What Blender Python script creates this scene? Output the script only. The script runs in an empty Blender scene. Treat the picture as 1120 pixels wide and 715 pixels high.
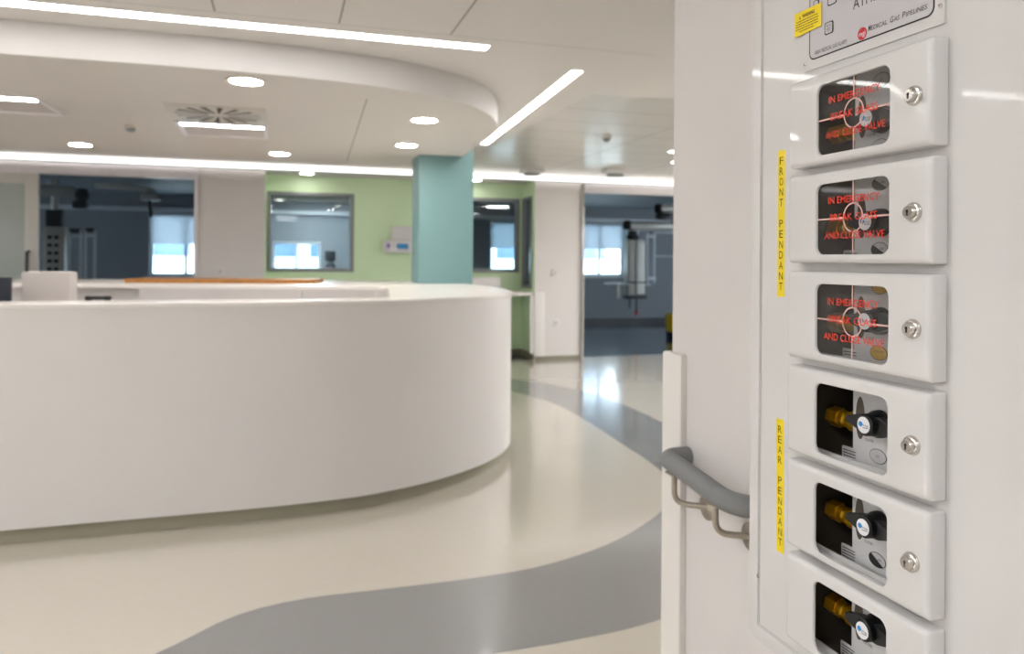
import bpy, bmesh, math, random
from mathutils import Vector, Matrix, geometry
random.seed(7)
PI = math.pi
SC = bpy.context.scene
COL = SC.collection

# ------------------------------------------------------------------ camera, sky, exposure
FPX = 820.0                                   # focal length in pixels of the 1120 wide frame
YAW = math.atan(255 / 820)
cam_d = bpy.data.cameras.new('camera')
cam = bpy.data.objects.new('camera', cam_d); COL.objects.link(cam)
cam_d.sensor_fit = 'HORIZONTAL'; cam_d.sensor_width = 36
cam_d.lens = FPX / 1120 * 36
cam_d.shift_y = -(357.5 - 284.5) / 1120
cam_d.clip_start = 0.02
cam.matrix_world = Matrix.Translation((0, 0, 1.4)) @ Matrix.Rotation(-YAW, 4, 'Z') @ Matrix.Rotation(PI / 2, 4, 'X') @ Matrix.Rotation(0.007, 4, 'Z')
cam_d.dof.use_dof = True
cam_d.dof.focus_distance = 0.94
cam_d.dof.aperture_fstop = 5.6
SC.camera = cam

world = bpy.data.worlds.new('sky'); SC.world = world
world.use_nodes = True
bg = world.node_tree.nodes['Background']
bg.inputs[0].default_value = (0.83, 0.915, 1.0, 1)
bg.inputs[1].default_value = 4.2

SC.view_settings.view_transform = 'Standard'
SC.view_settings.look = 'None'
SC.view_settings.exposure = 1.15
SC.view_settings.gamma = 1.0
SC.view_settings.use_curve_mapping = False
COVE = 0.8        # brightness of the linear light along the back wall
FILL_WEST = 60.0  # stronger fill lights added out of view at the west side
FILL_FAR = 33.0  # fill lights added out of sight in the corridor, for the far wall
FILL_NEAR = 7.8      # brightness of the unseen fill lights added in the near hall
STRIP = 5.0       # brightness of the linear lights
DOWN = 45.0       # brightness of the round downlights

# ------------------------------------------------------------------ materials
def lin(h):
    if isinstance(h, str):
        v = [int(h[i:i + 2], 16) / 255 for i in (0, 2, 4)]
        return tuple(x / 12.92 if x <= .04045 else ((x + .055) / 1.055) ** 2.4 for x in v)
    return tuple(h)

def mat(name, color, rough=.5, metal=0.0, spec=.5, coat=0.0, coat_rough=.05, noise=.0, nscale=8, bump=0.0, bscale=200, bdist=.001, emit=None, estr=0):
    m = bpy.data.materials.new(name); m.use_nodes = True
    nt = m.node_tree; b = nt.nodes['Principled BSDF']
    c = lin(color)
    b.inputs['Base Color'].default_value = (*c, 1)
    b.inputs['Roughness'].default_value = rough
    b.inputs['Metallic'].default_value = metal
    b.inputs['Specular IOR Level'].default_value = spec
    b.inputs['Coat Weight'].default_value = coat
    b.inputs['Coat Roughness'].default_value = coat_rough
    tc = nt.nodes.new('ShaderNodeTexCoord')
    if noise:
        n = nt.nodes.new('ShaderNodeTexNoise'); n.inputs['Scale'].default_value = nscale; n.inputs['Detail'].default_value = 4
        nt.links.new(tc.outputs['Object'], n.inputs['Vector'])
        r = nt.nodes.new('ShaderNodeValToRGB')
        r.color_ramp.elements[0].position = .3; r.color_ramp.elements[1].position = .7
        r.color_ramp.elements[0].color = (*[x * (1 - noise) for x in c], 1)
        r.color_ramp.elements[1].color = (*[min(1, x * (1 + noise)) for x in c], 1)
        nt.links.new(n.outputs['Fac'], r.inputs['Fac']); nt.links.new(r.outputs['Color'], b.inputs['Base Color'])
    if bump:
        n2 = nt.nodes.new('ShaderNodeTexNoise'); n2.inputs['Scale'].default_value = bscale; n2.inputs['Detail'].default_value = 2
        nt.links.new(tc.outputs['Object'], n2.inputs['Vector'])
        bp = nt.nodes.new('ShaderNodeBump'); bp.inputs['Strength'].default_value = bump; bp.inputs['Distance'].default_value = bdist
        nt.links.new(n2.outputs['Fac'], bp.inputs['Height']); nt.links.new(bp.outputs['Normal'], b.inputs['Normal'])
        if coat: nt.links.new(bp.outputs['Normal'], b.inputs['Coat Normal'])
    if emit:
        b.inputs['Emission Color'].default_value = (*lin(emit), 1)
        b.inputs['Emission Strength'].default_value = estr
    return m

def glass_mat(name, tint='ffffff', ior=1.5, rough=.0):
    m = bpy.data.materials.new(name); m.use_nodes = True
    nt = m.node_tree; nt.nodes.clear()
    o = nt.nodes.new('ShaderNodeOutputMaterial'); mx = nt.nodes.new('ShaderNodeMixShader')
    t = nt.nodes.new('ShaderNodeBsdfTransparent'); t.inputs[0].default_value = (*lin(tint), 1)
    g = nt.nodes.new('ShaderNodeBsdfGlossy'); g.inputs['Roughness'].default_value = rough
    fr = nt.nodes.new('ShaderNodeFresnel'); ge = nt.nodes.new('ShaderNodeNewGeometry'); mr = nt.nodes.new('ShaderNodeMapRange')
    mr.inputs['To Min'].default_value = ior; mr.inputs['To Max'].default_value = 1 / ior
    nt.links.new(ge.outputs['Backfacing'], mr.inputs['Value']); nt.links.new(mr.outputs[0], fr.inputs['IOR'])
    nt.links.new(fr.outputs[0], mx.inputs[0]); nt.links.new(t.outputs[0], mx.inputs[1]); nt.links.new(g.outputs[0], mx.inputs[2])
    nt.links.new(mx.outputs[0], o.inputs[0])
    return m

M = {}
M['wall'] = mat('wall_paint', 'd6d1ce', .55, spec=.3, noise=.012, nscale=3)
M['pillar'] = mat('satin_white_panel', 'e0dbd8', .4, spec=.4, noise=.012, nscale=2)
M['header'] = mat('pink_white_metal', 'ece6e8', .35, noise=.01)
M['green'] = mat('green_paint', 'dcf2cc', .5, spec=.3, noise=.015, nscale=3)
M['teal'] = mat('teal_paint', '7b9fa0', .45, spec=.35, noise=.015, nscale=3)
M['ceil'] = mat('plaster_ceiling', 'dbd7d3', .6, spec=.25, noise=.01, nscale=2)
M['tile'] = mat('gloss_metal_tile', 'd6d2cb', .35, spec=.5, coat=.25, coat_rough=.15, noise=.015, nscale=1.3, bump=.05, bscale=2.5, bdist=.02)
M['soffit'] = mat('soffit_paint', 'd4cfc9', .55, spec=.3, noise=.01, nscale=2)
M['fascia'] = mat('fascia_white', 'e0dddb', .5, spec=.3, noise=.008)
M['joint'] = mat('joint_dark', '86817a', .8)  # dark joint lines of the ceiling panels and soffit
M['floor'] = mat('cream_vinyl', 'ccc4b6', .24, spec=.5, coat=1.0, coat_rough=.11, noise=.012, nscale=30, bump=.01, bscale=60, bdist=.002)
M['band'] = mat('grey_vinyl', '8a8988', .24, spec=.5, coat=1.0, coat_rough=.11, noise=.015, nscale=30, bump=.01, bscale=60, bdist=.002)
M['floor_dark'] = mat('blue_vinyl', '4c5c6e', .12, spec=.5, coat=.5, coat_rough=.08, noise=.02, nscale=10)
M['plinth'] = mat('olive_grey_laminate', 'a5a08c', .5, noise=.02)
M['skirt'] = mat('olive_skirting', '8c8878', .45, noise=.02)
M['desk'] = mat('solid_surface_white', 'e9e5e2', .42, spec=.4, noise=.008, nscale=4)
M['desk_top'] = mat('solid_surface_top', 'e9e4df', .25, spec=.45, noise=.008, nscale=4)
M['desk_in'] = mat('desk_inner_grey', 'c8c3c0', .45, noise=.01)
M['wood'] = mat('orange_timber', 'a8702e', .45, noise=.18, nscale=14)
M['frame_grey'] = mat('grey_window_frame', '8f9395', .4, metal=.3, noise=.02)
M['alu'] = mat('brushed_aluminium', 'b4b2ae', .35, metal=.8, noise=.02)
M['door_white'] = mat('door_laminate', 'd8d6cf', .4, noise=.01)
M['glass'] = glass_mat('clear_glass', 'e6eef0')
M['frost'] = mat('frosted_glass', 'b4beba', .35, spec=.5, noise=.03, nscale=2)
M['black'] = mat('black_plastic', '0e0f11', .4, spec=.5, noise=.05)
M['dark'] = mat('dark_grey_plastic', '3a3f45', .45, noise=.05)
M['navy'] = mat('navy_plastic', '141a2c', .4, noise=.05)
M['box'] = mat('pale_grey_plastic', 'c9c1bd', .45, noise=.02)
M['white_plastic'] = mat('white_plastic', 'e4e1e2', .35, noise=.01)
M['purple'] = mat('purple_mark', '8468bb', .5)
M['display'] = mat('blue_display', '2f5f86', .2, emit='2f6f98', estr=.25)
M['ward_wall'] = mat('ward_blue_grey', '949ca3', .6, spec=.3, noise=.02, nscale=2)
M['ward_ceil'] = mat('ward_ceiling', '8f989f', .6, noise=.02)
M['ward_steel'] = mat('ward_equipment_grey', 'c6c6bf', .35, metal=.2, noise=.02)
M['ward_white'] = mat('ward_white_trim', 'cfd8de', .4, noise=.01)
M['red'] = mat('red_tag', 'c02f36', .5)
M['yellow'] = mat('yellow_bin', 'd9b810', .4, noise=.03)
M['facade'] = mat('pale_facade', 'f2f2ef', .8, noise=.03, nscale=.6)
M['facade_glass'] = mat('facade_glass', '6f86a5', .15, spec=.6, noise=.1, nscale=.5)
M['strip'] = mat('linear_diffuser', 'ffffff', .4, emit=(1, .985, .965), estr=STRIP)
M['cove'] = mat('cove_diffuser', 'ffffff', .4, emit=(1, .985, .97), estr=COVE)
M['fill_light'] = mat('fill_diffuser', 'ffffff', .4, emit=(.93, .965, 1), estr=FILL_NEAR)
M['fill_far'] = mat('fill_diffuser_far', 'ffffff', .4, emit=(.95, .97, 1), estr=FILL_FAR)
M['fill_west'] = mat('fill_diffuser_west', 'ffffff', .4, emit=(.95, .97, 1), estr=FILL_WEST)
M['down'] = mat('downlight_diffuser', 'ffffff', .4, emit=(1, .95, .88), estr=DOWN)
M['down_soft'] = mat('downlight_diffuser_soft', 'ffffff', .4, emit=(1, .97, .93), estr=12)
M['room_lamp'] = mat('room_lamp_diffuser', 'ffffff', .4, emit=(.97, .99, 1), estr=260)
M['troffer'] = mat('troffer_diffuser', 'ffffff', .4, emit=(1, .98, .97), estr=18)
M['trim'] = mat('lamp_trim', 'dcd6cc', .35, noise=.01)
M['vent'] = mat('vent_plate', 'c9c4bc', .4, noise=.02)
M['vent_slot'] = mat('vent_slot_dark', '26272a', .6)
M['vent_mid'] = mat('vent_blade_grey', '9c9b9d', .5)
# near cabinet
M['enamel'] = mat('gloss_white_enamel', 'd4d1cf', .45, spec=.3, coat=1.0, coat_rough=.012, noise=.006, nscale=6, bump=.1, bscale=300, bdist=.0002)
M['recess'] = mat('dark_brown_recess', '574d41', .6, noise=.1, nscale=20)
M['plate'] = mat('silver_label', 'd2d0cf', .4, metal=0.0, noise=.015)
M['silver'] = mat('silver_grey_label', 'c3bfc1', .4, noise=.008)
M['chrome'] = mat('chrome', 'c9c5c0', .16, metal=1.0, noise=.02)
M['steel'] = mat('satin_steel', 'a89f92', .3, metal=.9, noise=.04, nscale=40)
M['brass'] = mat('brass', 'e3ac1e', .28, metal=.65, noise=.08, nscale=60)
M['pipe'] = mat('copper_pipe_grey', '6f675c', .45, metal=.4, noise=.1)
M['rail'] = mat('grey_vinyl_rail', '7d7d7d', .5, spec=.35, noise=.03, nscale=60, bump=.1, bscale=900, bdist=.0004)
M['tape'] = mat('yellow_tape', 'f0d414', .45, noise=.02, nscale=30)
M['ink'] = mat('black_ink', '1c1a18', .6)
M['ink_grey'] = mat('grey_ink', '4c494c', .6)
M['ink_red'] = mat('red_print', 'e23a22', .55)
M['pink'] = mat('pink_line_print', 'd9b0a6', .5)
M['logo_red'] = mat('logo_red', 'c22230', .5)
M['gold'] = mat('gold_label', 'd0a32c', .45, noise=.02)
M['sticker'] = mat('white_sticker', 'ebe9ec', .4)
M['blue'] = mat('blue_dot', '2f8fd0', .4)
M['pane'] = glass_mat('window_glass', 'f6f6f6', 1.5)
M['guard'] = mat('corner_guard_white', 'e0dbd5', .35, spec=.45, noise=.01)

# ------------------------------------------------------------------ mesh builder
class MB:
    def __init__(s): s.v = []; s.f = []; s.mi = []
    def add(s, verts, faces, mi=0):
        o = len(s.v); s.v += [tuple(p) for p in verts]
        for f in faces: s.f.append([i + o for i in f]); s.mi.append(mi)
        return s
    def frombm(s, bm, mi=0):
        bm.verts.index_update()
        s.add([v.co[:] for v in bm.verts], [[v.index for v in f.verts] for f in bm.faces], mi); bm.free(); return s
    def box(s, x0, x1, y0, y1, z0, z1, bev=0, seg=2, mi=0):
        bm = bmesh.new()
        vs = [bm.verts.new((x, y, z)) for x in (x0, x1) for y in (y0, y1) for z in (z0, z1)]
        for q in ((0, 1, 3, 2), (4, 6, 7, 5), (0, 4, 5, 1), (2, 3, 7, 6), (0, 2, 6, 4), (1, 5, 7, 3)):
            bm.faces.new([vs[i] for i in q])
        if bev:
            bmesh.ops.bevel(bm, geom=bm.edges[:], offset=bev, segments=seg, profile=.5, affect='EDGES')
        bmesh.ops.recalc_face_normals(bm, faces=bm.faces[:])
        return s.frombm(bm, mi)
    def prism(s, poly, z0, z1, mi=0, bev=0):
        n = len(poly); bm = bmesh.new()
        lo = [bm.verts.new((x, y, z0)) for x, y in poly]; hi = [bm.verts.new((x, y, z1)) for x, y in poly]
        f1 = bm.faces.new(lo); f2 = bm.faces.new(hi)
        for i in range(n): bm.faces.new((lo[i], lo[(i + 1) % n], hi[(i + 1) % n], hi[i]))
        bmesh.ops.recalc_face_normals(bm, faces=bm.faces[:])
        if bev: bmesh.ops.bevel(bm, geom=list(f2.edges), offset=bev, segments=3, profile=.5, affect='EDGES')
        bmesh.ops.triangulate(bm, faces=[f for f in bm.faces if len(f.verts) > 4])
        return s.frombm(bm, mi)
    def ribbon(s, pts, z0, z1, th, mi=0):
        """upright band following pts, th thick to the left of the direction of travel"""
        inn = offset(pts, th)
        return s.prism(list(pts) + inn[::-1], z0, z1, mi)
    def tube(s, pts, r, n=14, mi=0, caps=True):
        pts = [Vector(p) for p in pts]; rs = r if isinstance(r, (list, tuple)) else [r] * len(pts)
        rings = []; up = None
        for i, p in enumerate(pts):
            d = (pts[min(i + 1, len(pts) - 1)] - pts[max(i - 1, 0)]).normalized()
            if up is None: up = Vector((0, 0, 1)) if abs(d.z) < .9 else Vector((1, 0, 0))
            a = d.cross(up).normalized(); up = a.cross(d).normalized()
            rings.append([p + (a * math.cos(2 * PI * k / n) + up * math.sin(2 * PI * k / n)) * rs[i] for k in range(n)])
        v = [q for R in rings for q in R]; f = []
        for i in range(len(rings) - 1):
            for k in range(n):
                k2 = (k + 1) % n; f.append((i * n + k, i * n + k2, (i + 1) * n + k2, (i + 1) * n + k))
        if caps: f.append(tuple(range(n - 1, -1, -1))); f.append(tuple(range((len(rings) - 1) * n, len(rings) * n)))
        return s.add(v, f, mi)
    def lathe(s, p, axis, prof, n=32, mi=0):
        """prof: (distance along axis, radius)"""
        a = Vector(axis).normalized(); u = a.orthogonal().normalized(); w = a.cross(u); p = Vector(p)
        v = []; f = []
        for d, r in prof:
            for k in range(n):
                v.append(p + a * d + (u * math.cos(2 * PI * k / n) + w * math.sin(2 * PI * k / n)) * max(r, 1e-5))
        for i in range(len(prof) - 1):
            for k in range(n):
                k2 = (k + 1) % n; f.append((i * n + k, i * n + k2, (i + 1) * n + k2, (i + 1) * n + k))
        f.append(tuple(range(n - 1, -1, -1))); f.append(tuple(range((len(prof) - 1) * n, len(prof) * n)))
        return s.add(v, f, mi)
    def plate(s, loop2d, to3d, w0, w1, mi=0):
        """a flat shape with outline loop2d mapped by to3d(u, v, w), from w0 to w1"""
        n = len(loop2d); v = [to3d(a, b, w0) for a, b in loop2d] + [to3d(a, b, w1) for a, b in loop2d]
        f = [tuple(range(n, 2 * n))] + [(i, (i + 1) % n, n + (i + 1) % n, n + i) for i in range(n)] + [tuple(range(n - 1, -1, -1))]
        return s.add(v, f, mi)
    def ring(s, outer, inner, to3d, w0, w1, mi=0):
        n = len(outer); v = []
        for L, w in ((outer, w0), (outer, w1), (inner, w1), (inner, w0)): v += [to3d(a, b, w) for a, b in L]
        f = []
        for k in range(4):
            a, b = k * n, ((k + 1) % 4) * n
            for i in range(n): f.append((a + i, a + (i + 1) % n, b + (i + 1) % n, b + i))
        return s.add(v, f, mi)
    def build(s, name, mats, parent=None, smooth=35, recalc=True, **props):
        me = bpy.data.meshes.new(name)
        org = Vector(parent['_o']) if parent is not None and '_o' in parent else Vector((0, 0, 0))
        me.from_pydata([tuple(Vector(p) - org) for p in s.v], [], s.f)
        for m in (mats if isinstance(mats, (list, tuple)) else [mats]): me.materials.append(m)
        for p, i in zip(me.polygons, s.mi): p.material_index = i
        if recalc:
            bm = bmesh.new(); bm.from_mesh(me); bmesh.ops.recalc_face_normals(bm, faces=bm.faces[:]); bm.to_mesh(me); bm.free()
        if smooth:
            for p in me.polygons: p.use_smooth = True
            me.set_sharp_from_angle(angle=math.radians(smooth))
        o = bpy.data.objects.new(name, me); COL.objects.link(o)
        if parent is not None:
            o.parent = parent; o['_o'] = tuple(org)
        for k, v in props.items(): o[k] = v
        return o

def offset(pts, d):
    out = []
    for i, p in enumerate(pts):
        a = Vector(pts[max(i - 1, 0)]); b = Vector(pts[min(i + 1, len(pts) - 1)]); t = (b - a).normalized()
        out.append((p[0] - t.y * d, p[1] + t.x * d))
    return out

def spline(pts, n=8):
    P = [Vector((*p, 0)) for p in pts]; P = [2 * P[0] - P[1]] + P + [2 * P[-1] - P[-2]]; out = []
    for i in range(1, len(P) - 2):
        for k in range(n):
            t = k / n; a, b, c, d = P[i - 1:i + 3]
            q = .5 * ((2 * b) + (c - a) * t + (2 * a - 5 * b + 4 * c - d) * t * t + (3 * b - a - 3 * c + d) * t ** 3)
            out.append((q.x, q.y))
    out.append((P[-2].x, P[-2].y)); return out

def resample(pts, n):
    L = [0]
    for a, b in zip(pts, pts[1:]): L.append(L[-1] + math.dist(a, b))
    out = []; j = 0
    for k in range(n):
        s_ = L[-1] * k / (n - 1)
        while j < len(L) - 2 and L[j + 1] < s_: j += 1
        t = (s_ - L[j]) / max(1e-9, L[j + 1] - L[j])
        out.append(tuple(pts[j][i] * (1 - t) + pts[j + 1][i] * t for i in (0, 1)))
    return out

def rrect(u0, u1, v0, v1, r, n=6):
    out = []
    for cx, cy, a0 in ((u1 - r, v0 + r, -PI / 2), (u1 - r, v1 - r, 0), (u0 + r, v1 - r, PI / 2), (u0 + r, v0 + r, PI)):
        for k in range(n + 1):
            a = a0 + PI / 2 * k / n; out.append((cx + r * math.cos(a), cy + r * math.sin(a)))
    return out

def ellipse(cu, cv, a, b, n=32, a0=0, a1=2 * PI):
    full = abs(a1 - a0 - 2 * PI) < 1e-6
    return [(cu + a * math.cos(a0 + (a1 - a0) * k / (n if full else n - 1)), cv + b * math.sin(a0 + (a1 - a0) * k / (n if full else n - 1))) for k in range(n)]

def arc(p0, p1, p2, n=8):
    """rounded corner: quadratic from p0 to p2 pulled to p1"""
    a, b, c = Vector(p0), Vector(p1), Vector(p2)
    return [tuple(a * (1 - t) ** 2 + b * 2 * t * (1 - t) + c * t * t) for t in [k / n for k in range(n + 1)]]

def thing(name, label, cat, loc=(0, 0, 0), group=None):
    o = bpy.data.objects.new(name, None); COL.objects.link(o); o.location = loc; o['_o'] = tuple(loc)
    o.empty_display_size = .1
    o['label'] = label; o['category'] = cat
    if group: o['group'] = group
    return o
def tag(o, label, cat, group=None):
    o['label'] = label; o['category'] = cat
    if group: o['group'] = group
    return o
def struct(o): o['kind'] = 'structure'; return o

_txt = {}
def text2d(st, shear=0, bold=0):
    key = (st, shear, bold)
    if key not in _txt:
        cu = bpy.data.curves.new('t', 'FONT'); cu.body = st; cu.size = 1; cu.shear = shear; cu.offset = bold
        cu.resolution_u = 3; cu.fill_mode = 'FRONT'
        ob = bpy.data.objects.new('t', cu); COL.objects.link(ob)
        dg = bpy.context.evaluated_depsgraph_get(); ev = ob.evaluated_get(dg); me = bpy.data.meshes.new_from_object(ev)
        vs = [v.co.copy() for v in me.vertices]; fs = [list(p.vertices) for p in me.polygons]
        bpy.data.objects.remove(ob); bpy.data.curves.remove(cu); bpy.data.meshes.remove(me)
        _txt[key] = (vs, fs)
    return _txt[key]
def text(mb, st, to3d, u0, u1, v0, h, w, mi=0, shear=0, bold=0, center=False):
    """lettering with its cap height h on baseline v0, fitted between u0 and u1"""
    vs, fs = text2d(st, shear, bold)
    xs = [v.x for v in vs]; a, b = min(xs), max(xs); y1 = max(v.y for v in vs); y0 = min(0, min(v.y for v in vs))
    mb.add([to3d(u0 + (v.x - a) / (b - a) * (u1 - u0), v0 + v.y / y1 * h, w) for v in vs], fs, mi)

# ------------------------------------------------------------------ floor
fm = MB()
fm.add([(-8, -4, 0), (9, -4, 0), (9, 10.02, 0), (-8, 10.02, 0)], [(0, 1, 2, 3)], 0)
outer = spline([(-1.9, .6), (-1.1, 1.55), (-.3, 2.25), (.25, 2.5), (.73, 2.56), (1.04, 2.57), (1.46, 2.63), (2.2, 2.9), (2.8, 3.55), (3.08, 4.5), (3.18, 5.73), (3.21, 6.5), (3.13, 7.4), (2.92, 8.05), (2.6, 8.36), (2.0, 8.7), (1.0, 9.0), (-.5, 9.1)])
inner = spline([(-2.6, 1.1), (-1.7, 1.95), (-.9, 2.55), (-.41, 2.9), (-.16, 3.12), (.1, 3.2), (.41, 3.2), (.83, 3.2), (1.2, 3.25), (1.64, 3.44), (2.1, 3.8), (2.33, 4.12), (2.46, 4.57), (2.53, 5.36), (2.59, 6.3), (2.57, 6.95), (2.4, 7.6), (2.05, 7.95), (1.4, 8.25), (.5, 8.4), (-.5, 8.45)])
A = resample(outer, 140); B = resample(inner, 140)
for i in range(139):
    fm.add([(*A[i], .0006), (*A[i + 1], .0006), (*B[i + 1], .0006), (*B[i], .0006)], [(0, 1, 2, 3)], 1)
struct(fm.build('floor', [M['floor'], M['band']], smooth=0, recalc=False))
f2 = MB(); f2.add([(-8, 10.02, 0), (10, 10.02, 0), (10, 15.4, 0), (-8, 15.4, 0)], [(0, 1, 2, 3)])
struct(f2.build('floor_ward', M['floor_dark'], smooth=0, recalc=False))
t = MB().box(4.13, 9, 9.99, 10.04, 0, .004)
struct(t.build('trim_1', M['frame_grey']))

# ------------------------------------------------------------------ ceiling
ZC = 2.58
cm = MB()
cm.box(-8, 9, -4, 10.02, ZC, ZC + .1, mi=0)
def ceil_quad(x0, x1, y0, y1, z, mi): cm.add([(x0, y0, z), (x0, y1, z), (x1, y1, z), (x1, y0, z)], [(0, 1, 2, 3)], mi)
ceil_quad(2.1, 9, 4.9, 9.75, ZC - .001, 1)
def seam(p, q, w=.008, z=ZC - .002):
    p, q = Vector(p), Vector(q); d = (q - p).normalized(); n_ = Vector((-d.y, d.x)) * w / 2
    cm.add([(*(p + n_), z), (*(q + n_), z), (*(q - n_), z), (*(p - n_), z)], [(0, 1, 2, 3)], 2)
for x in (-.33, .25, .82): seam((x, -2), (x + .03, 3.84))
seam((-4, 3.84), (2.05, 3.86), .004)
for k in range(1, 10): seam((2.1, 4.9 + .5 * k), (8.9, 4.98 + .5 * k), .008)
for x in (3.3, 4.5, 5.7, 6.9): seam((x, 4.9), (x + .03, 9.7), .008)
struct(cm.build('ceiling', [M['ceil'], M['tile'], M['joint']], smooth=0, recalc=False))
c2 = MB().box(-8, 10, 10.02, 15.4, ZC, ZC + .1)
struct(c2.build('ceiling_ward', M['ward_ceil'], smooth=0))
c3 = MB().box(-.17, 3.42, 9.92, 10.5, 2.52, ZC + .02)
struct(c3.build('ceiling_alcove', M['ceil'], smooth=0))

# curved lowered ceiling over the desk
SO = [(-6, 4.33), (-2.5, 4.32)] + spline([(-1.33, 4.314), (-.75, 4.307), (-.126, 4.317), (.43, 4.39), (.744, 4.49), (1.11, 4.695), (1.37, 5.0), (1.555, 5.4), (1.635, 5.78), (1.68, 6.55), (1.715, 7.35), (1.69, 7.75), (1.55, 8.02), (1.25, 8.1)], 6) + [(-6, 8.1)]
sm = MB(); n = len(SO)
bot = sm.prism(SO, 2.41, ZC - .0005)
for i in range(len(sm.f)):
    zs = [sm.v[j][2] for j in sm.f[i]]
    if max(zs) - min(zs) > .01: sm.mi[i] = 1
sp = [Vector((.52, 4.79)), Vector((.66, 7.9))]
for a, b in (((.52, 4.79), (.66, 7.9)),):
    sm.add([(a[0], a[1], 2.4095), (b[0], b[1], 2.4095), (b[0] + .007, b[1], 2.4095), (a[0] + .007, a[1], 2.4095)], [(0, 1, 2, 3)], 2)
struct(sm.build('ceiling_soffit', [M['soffit'], M['fascia'], M['joint']], smooth=30))

# ------------------------------------------------------------------ hall walls out of frame, and the wall that carries the cabinet
b = MB()
for q in ((10.02, 12.0, 0, ZC), (14.2, 15.5, 0, ZC), (12.0, 14.2, 0, 1.0), (12.0, 14.2, 1.75, ZC)): b.box(-8.1, -8, *q)  # unseen opening added here to let daylight into the west ward
struct(b.build('wall_ward_west', M['wall'], smooth=0))
for nm, b in (('wall_left', (-8.1, -8, -4, 10.02, 0, ZC)), ('wall_behind', (-8, 9, -4.1, -4, 0, ZC)), ('wall_east', (9, 9.1, -4, 10.02, 0, ZC))):
    struct(MB().box(*b).build(nm, M['wall'], smooth=0))
struct(MB().box(.86, 1.08, -4, 1.526, 0, ZC).build('wall_right', M['wall'], smooth=0))
# corner guard wrapped over the end of that wall
g = MB()
prof = [(.846, 1.462), (.842, 1.468), (.842, 1.538), (.848, 1.545), (1.092, 1.545), (1.098, 1.538), (1.098, 1.468), (1.094, 1.462), (1.0802, 1.462), (1.0802, 1.5265), (.8598, 1.5265), (.8598, 1.462)]
g.prism(prof, 0.02, 1.195, bev=.006)
struct(g.build('trim_2', M['guard']))

# ------------------------------------------------------------------ back wall, openings and alcove
YB = 9.92
def w(name, m, *b): return struct(MB().box(*b).build(name, m, smooth=0))
w('wall_back', M['pillar'], -.94, -.17, YB, 10.52, 0, ZC)
w('wall_pillar', M['pillar'], 3.42, 4.11, YB, 10.0, 0, ZC)
w('wall_back_east', M['pillar'], 6.35, 9, YB, 10.02, 0, ZC)
w('wall_lintel_west', M['pillar'], -8, -.94, YB, 10.02, 2.40, ZC)
w('wall_lintel_east', M['pillar'], 4.11, 6.35, YB, 10.02, 2.40, ZC)
struct(MB().box(-8, -.945, 9.905, 10.02, 2.365, 2.50, .004).build('trim_3', M['header']))
struct(MB().box(4.15, 8.0, 9.905, 10.02, 2.375, 2.50, .004).build('trim_4', M['header']))
# upright jambs of the openings
struct(MB().box(-.99, -.945, 9.87, 10.02, 0, 2.365, .004).build('trim_5', M['header']))
tj = MB().box(4.11, 4.15, 9.88, 10.02, 0, 2.50, .004); struct(tj.build('trim_6', M['alu']))
struct(MB().box(6.3, 6.35, 9.87, 10.02, 0, 2.375, .004).build('trim_7', M['header']))
# skirting on the pillar and coved skirting in the alcove
struct(MB().box(3.43, 4.10, 9.91, 9.92, 0, .058, .002).build('baseboard_pillar', M['skirt']))
sk = MB().box(-.17, 3.42, 10.485, 10.5, 0, .1, .002); sk.box(3.405, 3.42, 9.925, 10.5, 0, .1, .002)
struct(sk.build('baseboard_alcove', M['skirt']))
struct(MB().box(-.93, -.18, 9.91, 9.92, 0, .06, .002).build('baseboard_back', M['skirt']))

def walled_windows(name, m, x0, x1, y0, y1, z0, z1, holes):
    """wall in the x direction with rectangular holes (x0, x1, z0, z1)"""
    b = MB(); xs = x0
    for h in holes:
        b.box(xs, h[0], y0, y1, z0, z1); b.box(h[0], h[1], y0, y1, z0, h[2]); b.box(h[0], h[1], y0, y1, h[3], z1); xs = h[1]
    b.box(xs, x1, y0, y1, z0, z1)
    return struct(b.build(name, m, smooth=0))
W1 = (-.153, .983, 1.226, 2.296); W2 = (2.2, 3.375, 1.222, 2.30)
walled_windows('wall_alcove', M['green'], -.17, 3.42, 10.5, 10.6, 0, ZC, [W1, W2])
# the right cheek of the alcove, its own window in it
b = MB(); ys = (9.93, 10.03, 10.47, 10.6)
b.box(3.415, 3.425, 9.922, ys[1], 0, 2.52); b.box(3.415, 3.425, ys[2], 10.5, 0, 2.52); b.box(3.415, 3.425, ys[1], ys[2], 0, 1.0); b.box(3.415, 3.425, ys[1], ys[2], 2.31, 2.52)
struct(b.build('wall_alcove_side', M['green'], smooth=0))
b = MB(); b.box(3.425, 3.52, 10.0, 10.03, 0, ZC); b.box(3.425, 3.52, ys[2], 10.6, 0, ZC); b.box(3.425, 3.52, ys[1], ys[2], 0, 1.0); b.box(3.425, 3.52, ys[1], ys[2], 2.31, ZC)
struct(b.build('wall_alcove_cheek', M['ward_wall'], smooth=0))
struct(MB().box(-.17, -.166, 9.93, 10.5, 0, 2.52).build('wall_alcove_west', M['green'], smooth=0))

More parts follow.
